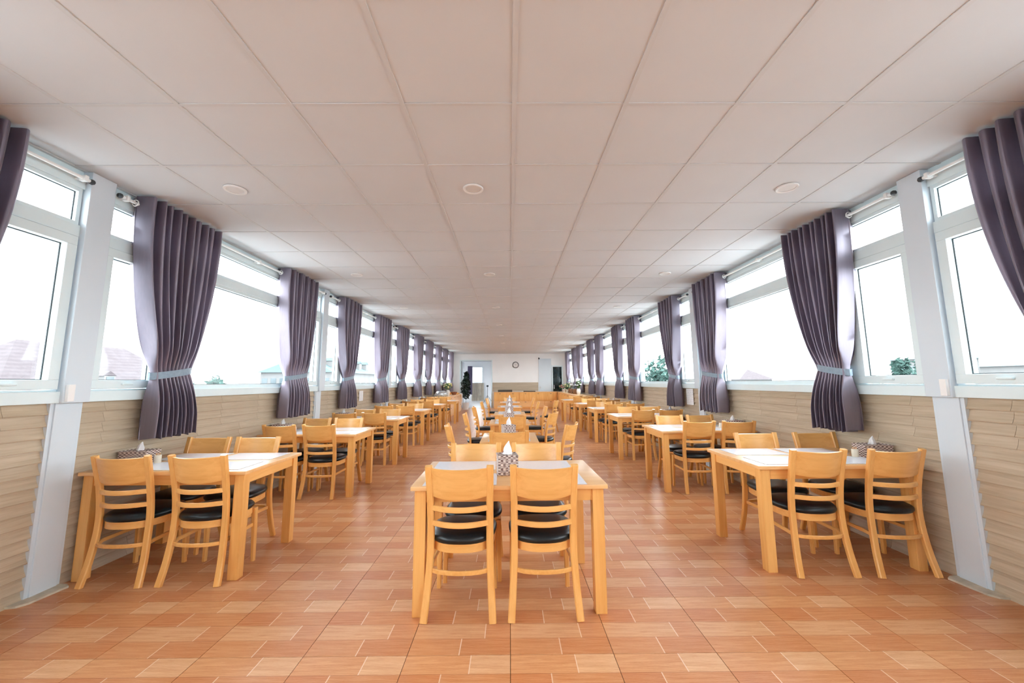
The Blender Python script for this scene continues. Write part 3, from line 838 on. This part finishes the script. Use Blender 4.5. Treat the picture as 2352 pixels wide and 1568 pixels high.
pot = [(.001,0),(.075,0),(.10,.14),(.10,.15),(.085,.15),(.001,.13)]
bouquet('flower_vase', 'white vase of pale yellow flowers on the left counter', (-2.62, 16.9, .78), tall, 'white', [((0,0,.34),(.20,.18,.12)), ((.02,0,.42),(.13,.12,.08))], 26, 'yellow', 21)
bouquet('flower_pot', 'pot of pink flowers at the corner of the right counter', (2.60, 19.2, CH), pot, 'steel', [((-.10,0,.26),(.15,.13,.12))], 12, 'pink', 22)
bouquet('flower_pot', 'leafy green pot plant with cream blooms on the right counter', (2.62, 18.2, CH), pot, 'steel', [((0,0,.28),(.13,.13,.15))], 9, 'yellow', 23)
bouquet('orchid_pot', 'white orchids in a white pot on the right counter', (2.66, 15.5, CH), tall, 'white', [((0,0,.40),(.10,.10,.18))], 14, 'white', 24)
# glass dispensers
jar = thing('drink_dispenser', '', 'jar')
MB().lathe([(.001,0),(.095,0),(.10,.02),(.10,.20),(.001,.20)], 18).obj('drink', 'liquid', jar, smooth=True)
MB().lathe([(.101,.19),(.103,.30),(.07,.33),(.06,.33),(.09,.30),(.098,.19)], 18, hollow=True).obj('glass_body', 'glass', jar, smooth=True)
MB().lathe([(.001,.33),(.07,.33),(.072,.35),(.02,.37),(.018,.39),(.001,.39)], 16).obj('lid', 'steel', jar, smooth=True)
MB().box(-.13,-.10,-.012,.012,.04,.07).obj('tap', 'dark', jar)
remember(jar)
jl = ['glass drink dispenser on the right counter nearest the green pot plant', 'glass drink dispenser on the right counter, middle of three', 'glass drink dispenser on the right counter nearest the white orchids']
for k, y in enumerate((17.4, 16.8, 16.2)):
    if k == 0: jar.location = (2.64, y, CH); jar['label'] = jl[0]; jar['group'] = 'drink dispensers'
    else: dup(jar, (2.64, y, CH), None, jl[k], 'drink dispensers')
# steel chafing dishes and bowls on the left counter
cd = thing('chafing_dish', '', 'dish')
MB().box(-.16,.16,-.22,.22,.03,.10).obj('pan', 'steel', cd, bevel=.01, smooth=True)
rings = [[(.155*math.cos(a)*c, .215*math.sin(a)*c, z) for a in [2*PI*k/20 for k in range(20)]] for c, z in ((1,.10),(.95,.15),(.75,.19),(.4,.21),(.05,.215))]
MB().loft(rings).obj('lid', 'steel', cd, smooth=True)
for sx in (-1,1):
    for sy in (-1,1): MB().box(sx*.14-.01, sx*.14+.01, sy*.19-.01, sy*.19+.01, 0, .03).obj('foot', 'dark', cd)
MB().sweep([(-.04,0,.215),(-.03,0,.245),(.03,0,.245),(.04,0,.215)], (.01,.01), up=Vector((0,1,0)), round_=6).obj('handle', 'dark', cd, smooth=True)
remember(cd)
for k, (y, lb) in enumerate(((14.7, 'steel chafing dish on the left counter nearest the camera'), (15.5, 'steel chafing dish on the left counter, second from the camera'))):
    if k == 0: cd.location = (-2.60, y, .78); cd['label'] = lb; cd['group'] = 'chafing dishes'
    else: dup(cd, (-2.60, y, .78), None, lb, 'chafing dishes')
def bowl(name, label, loc, r, h, mat):
    t_ = MB().lathe([(.001,0),(r*.5,0),(r*.55,.01),(r*.85,h*.6),(r,h),(r*.94,h),(r*.8,h*.6),(r*.5,.02),(.001,.015)], 20).obj(name, mat, smooth=True)
    t_.location = loc; return tag(t_, label, 'bowl')
bowl('serving_bowl', 'brown serving bowl on the left counter beside the flower vase', (-2.45, 17.5, .78), .15, .12, 'basket_red')
bowl('serving_bowl', 'white serving bowl on the left counter before the flower vase', (-2.65, 16.1, .78), .16, .10, 'white')
tr0 = thing('wooden_tray', 'wooden serving tray on the left counter near the doorway', 'tray', (-2.55, 18.25, .78))
MB().box(-.22,.22,-.3,.3,0,.015).obj('base', 'table_wood', tr0)
for q in ((-.22,.22,-.3,-.285),(-.22,.22,.285,.3),(-.22,-.205,-.285,.285),(.205,.22,-.285,.285)): MB().box(q[0],q[1],q[2],q[3],.015,.06).obj('rim', 'wood_x', tr0)
for lb, x, w in (('dark shallow tray on the end counter', -.25, .36), ('flat brown tray on the end counter, right', .98, .30)):
    t_ = thing('counter_tray', lb, 'tray', (x, 20.3, CH))
    MB().box(-w,w,-.2,.2,0,.02).obj('base', 'tray', t_)
    for q in ((-w,w,-.2,-.185),(-w,w,.185,.2),(-w,-w+.015,-.185,.185),(w-.015,w,-.185,.185)): MB().box(q[0],q[1],q[2],q[3],.02,.10 if w > .32 else .04).obj('rim', 'tray', t_)

# ---- wall clock
ck = thing('wall_clock', 'round white wall clock with black rim on the end wall', 'clock', (.30, Y1, 2.20))
rot = Matrix.Rotation(PI/2, 4, 'X')
def flatdisc(prof, n=32, hollow=False):
    mb = MB(); mb.lathe(prof, n, hollow=hollow); mb.v = [tuple(rot @ Vector(p)) for p in mb.v]; return mb
flatdisc([(.001,0),(.145,0),(.145,.012),(.001,.012)]).obj('face', 'white', ck)
flatdisc([(.140,0),(.165,0),(.165,.03),(.155,.035),(.140,.03)], hollow=True).obj('rim', 'dark', ck, smooth=True)
for k in range(12):
    a = 2*PI*k/12; r0 = .105
    x, z = math.sin(a), math.cos(a)
    MB().loft([[(x*r+z*w, -.014, z*r-x*w) for r, w in ((r0,-.006),(r0+.025,-.006),(r0+.025,.006),(r0,.006))], [(x*r+z*w, -.012, z*r-x*w) for r, w in ((r0,-.006),(r0+.025,-.006),(r0+.025,.006),(r0,.006))]]).obj('hour_mark', 'dot', ck)
for a, L, w in ((math.radians(305), .065, .006), (math.radians(48), .095, .004)):
    x, z = math.sin(a), math.cos(a)
    MB().loft([[(x*r+z*q, -.018, z*r-x*q) for r, q in ((-.01,-w),(L,-w*.5),(L,w*.5),(-.01,w))], [(x*r+z*q, -.015, z*r-x*q) for r, q in ((-.01,-w),(L,-w*.5),(L,w*.5),(-.01,w))]]).obj('hand', 'dot', ck)
# security camera
sc_ = thing('security_camera', 'small dark security camera high on the end wall', 'camera', (1.52, Y1, 2.56))
MB().box(-.02,.02,-.06,0,-.02,.02).obj('mount', 'white', sc_); MB().sweep([(0,-.05,-.01),(0,-.17,-.05)], (.07,.07), round_=12).obj('body', 'dark', sc_, smooth=True)
# tripod stand beyond the doorway
tp = thing('tripod_stand', 'thin dark tripod stand beyond the doorway', 'tripod', (-1.41, 25.0, 0))
MB().sweep([(0,0,.25),(0,0,1.02)], (.025,.025), round_=8).obj('column', 'dark', tp)
for k in range(3):
    a = 2*PI*k/3+.4; MB().sweep([(0,0,.50),(.34*math.cos(a),.34*math.sin(a),.012)], (.02,.02), round_=6).obj('leg', 'dark', tp)
MB().box(-.06,.06,-.03,.03,1.02,1.13).obj('head', 'dark', tp, bevel=.01)

# ---- paper notices on the side walls
n1 = link('paper_notice', MB().box(-.001, .001, -.105, .105, -.10, .10).mesh('paper_notice', 'notice'), None, (-2.978, 8.02, 1.055)); tag(n1, 'white paper notice on the left wall boards below the window', 'notice')
n2 = link('paper_notice', MB().box(-.001, .001, -.125, .125, -.13, .13).mesh('paper_notice', 'notice'), None, (2.978, 6.62, 1.05)); tag(n2, 'white paper notice on the right wall boards beside a column', 'notice')

# ------------------------------------------------------------------ outside: ground, houses, trees
GZ = -9.0
struct('ground', MB().box(-260, 260, -160, 380, GZ-.5, GZ).mesh('ground', 'ground'), 'pale hazy ground outside far below the windows')
def house(label, x, y, w, d, eave, ridge, roof_mat, wall_mat, dormers=(), wins=0, face=1, hip=.35):
    """w along y, d along x; face +1 looks to +x"""
    DS = .55 if d < 11 else 1.6
    t_ = thing('house', label, 'house', (x, y, GZ)); e, r = eave-GZ, ridge-GZ
    MB().box(-d/2, d/2, -w/2, w/2, 0, e).obj('wall', wall_mat, t_)
    o = .5; v = [(-d/2-o,-w/2-o,e),(d/2+o,-w/2-o,e),(d/2+o,w/2+o,e),(-d/2-o,w/2+o,e),(0,-w/2*hip,r),(0,w/2*hip,r)]
    MB().add(v, [(0,1,4),(1,2,5,4),(2,3,5),(3,0,4,5),(3,2,1,0)]).obj('roof', roof_mat, t_)
    for yy, zq in dormers:
        xb = face*(d/2+o)*(1-zq); z = e+(r-e)*zq
        q = MB(); x0, x1 = sorted((xb+face*.35, xb-face*1.6)); q.box(x0, x1, yy-.42*DS, yy+.42*DS, z-.25*DS, z+.75*DS)
        dm = q.obj('dormer', wall_mat, t_)
        q = MB().add([(x0,yy-.55*DS,z+.72*DS),(x1,yy-.55*DS,z+.72*DS),(x1,yy,z+1.1*DS),(x0,yy,z+1.1*DS),(x0,yy+.55*DS,z+.72*DS),(x1,yy+.55*DS,z+.72*DS)], [(0,1,2,3),(3,2,5,4),(0,3,4),(1,5,2)]); q.obj('dormer_roof', roof_mat, dm)
        xf = xb+face*.36; a, b = sorted((xf, xf+face*.02)); MB().box(a, b, yy-.28*DS, yy+.28*DS, z+.05*DS, z+.65*DS).obj('dormer_window', 'pane_far', dm)
    if wins:
        nrow, ncol = wins
        for i in range(nrow):
            for j in range(ncol):
                yy = -w/2+w*(j+.5)/ncol; z = e-1.6-2.6*i
                for fx in (face,):
                    a, b = sorted((fx*d/2, fx*(d/2+.03))); MB().box(a, b, yy-.45, yy+.45, z-.6, z+.6).obj('window', 'pane_far', t_)
                MB().box(-d/2+d*(j+.5)/ncol-.45, -d/2+d*(j+.5)/ncol+.45, -w/2-.03, -w/2, z-.6, z+.6).obj('window', 'pane_far', t_)
    return t_
house('big house with weathered tiled hip roof and dormers outside the left windows', -19.0, 17.4, 14.5, 10.5, -2.2, 3.06, 'roof', 'facade', ((-3.0,.62),(-.7,.66),(1.7,.62)), None, 1, .30)
house('pale building with blue green mansard top outside the left windows', -36.5, 80.0, 24.0, 12.0, 3.2, 6.4, 'facade_blue', 'facade', ((-8,.3),(-4,.3),(0,.3),(4,.3),(8,.3)), (2, 8), 1, .8)
house('small pale house with reddish roof outside the right windows', 62.0, 104.0, 8.0, 8.0, 1.6, 4.2, 'roof', 'facade', (), (1, 3), -1, .2)
house('distant pale block outside the right windows beside tall trees', 66.0, 61.5, 5.5, 8.0, 4.4, 5.0, 'facade_blue', 'facade', (), (3, 4), -1, .9)
house('distant low pale block outside the right windows near the camera', 70.0, 47.0, 16.0, 9.0, 3.0, 3.6, 'facade_blue', 'facade', (), (2, 6), -1, .9)
def tree(label, x, y, top, rx, seed, base=GZ, n=500, size=.5):
    t_ = thing('tree', label, 'tree', (x, y, base)); h = top-base
    MB().sweep([(0,0,0),(.2,.1,h*.4),(0,0,h*.8)], [(.5,.5),(.35,.35),(.1,.1)], round_=7).obj('trunk', 'bark', t_, smooth=True)
    rnd = random.Random(seed); bl = []
    for _ in range(9):
        q = rnd.random(); bl.append(((rnd.uniform(-.6,.6)*rx, rnd.uniform(-.6,.6)*rx, h*(.52+.38*q)), (rx*.5, rx*.5, h*.12)))
    leaves(n, bl, size, seed).obj('foliage', 'leaf_far', t_)['kind'] = 'stuff'
for k, (y, tp_) in enumerate(((50.5, 2.2), (53.5, 2.8), (57.0, 2.5), (60.5, 2.9), (64.0, 2.1), (68.0, 1.6))):
    tree(f'hazy green tree, {ORD[k]} from the camera in the line outside the left windows', -41.0-(k % 2)*5.0, y, tp_, 1.9, 40+k, n=700)
tree('tall leafy tree close outside the right windows beyond the second column', 12.5, 33.0, 3.9, 1.9, 60, n=900, size=.28)
tree('lower leafy tree outside the right windows behind the tall tree', 14.5, 36.5, 2.6, 2.0, 61, n=700, size=.3)
tree('slim dark tree outside the right windows beside the distant block', 58.0, 58.6, 4.6, .9, 62, n=500)
tree('second slim dark tree outside the right windows beside the distant block', 56.0, 54.2, 3.9, .8, 63, n=500)
tree('round tree outside the right windows left of the slim trees', 51.0, 54.6, 2.2, 2.0, 64, n=600)
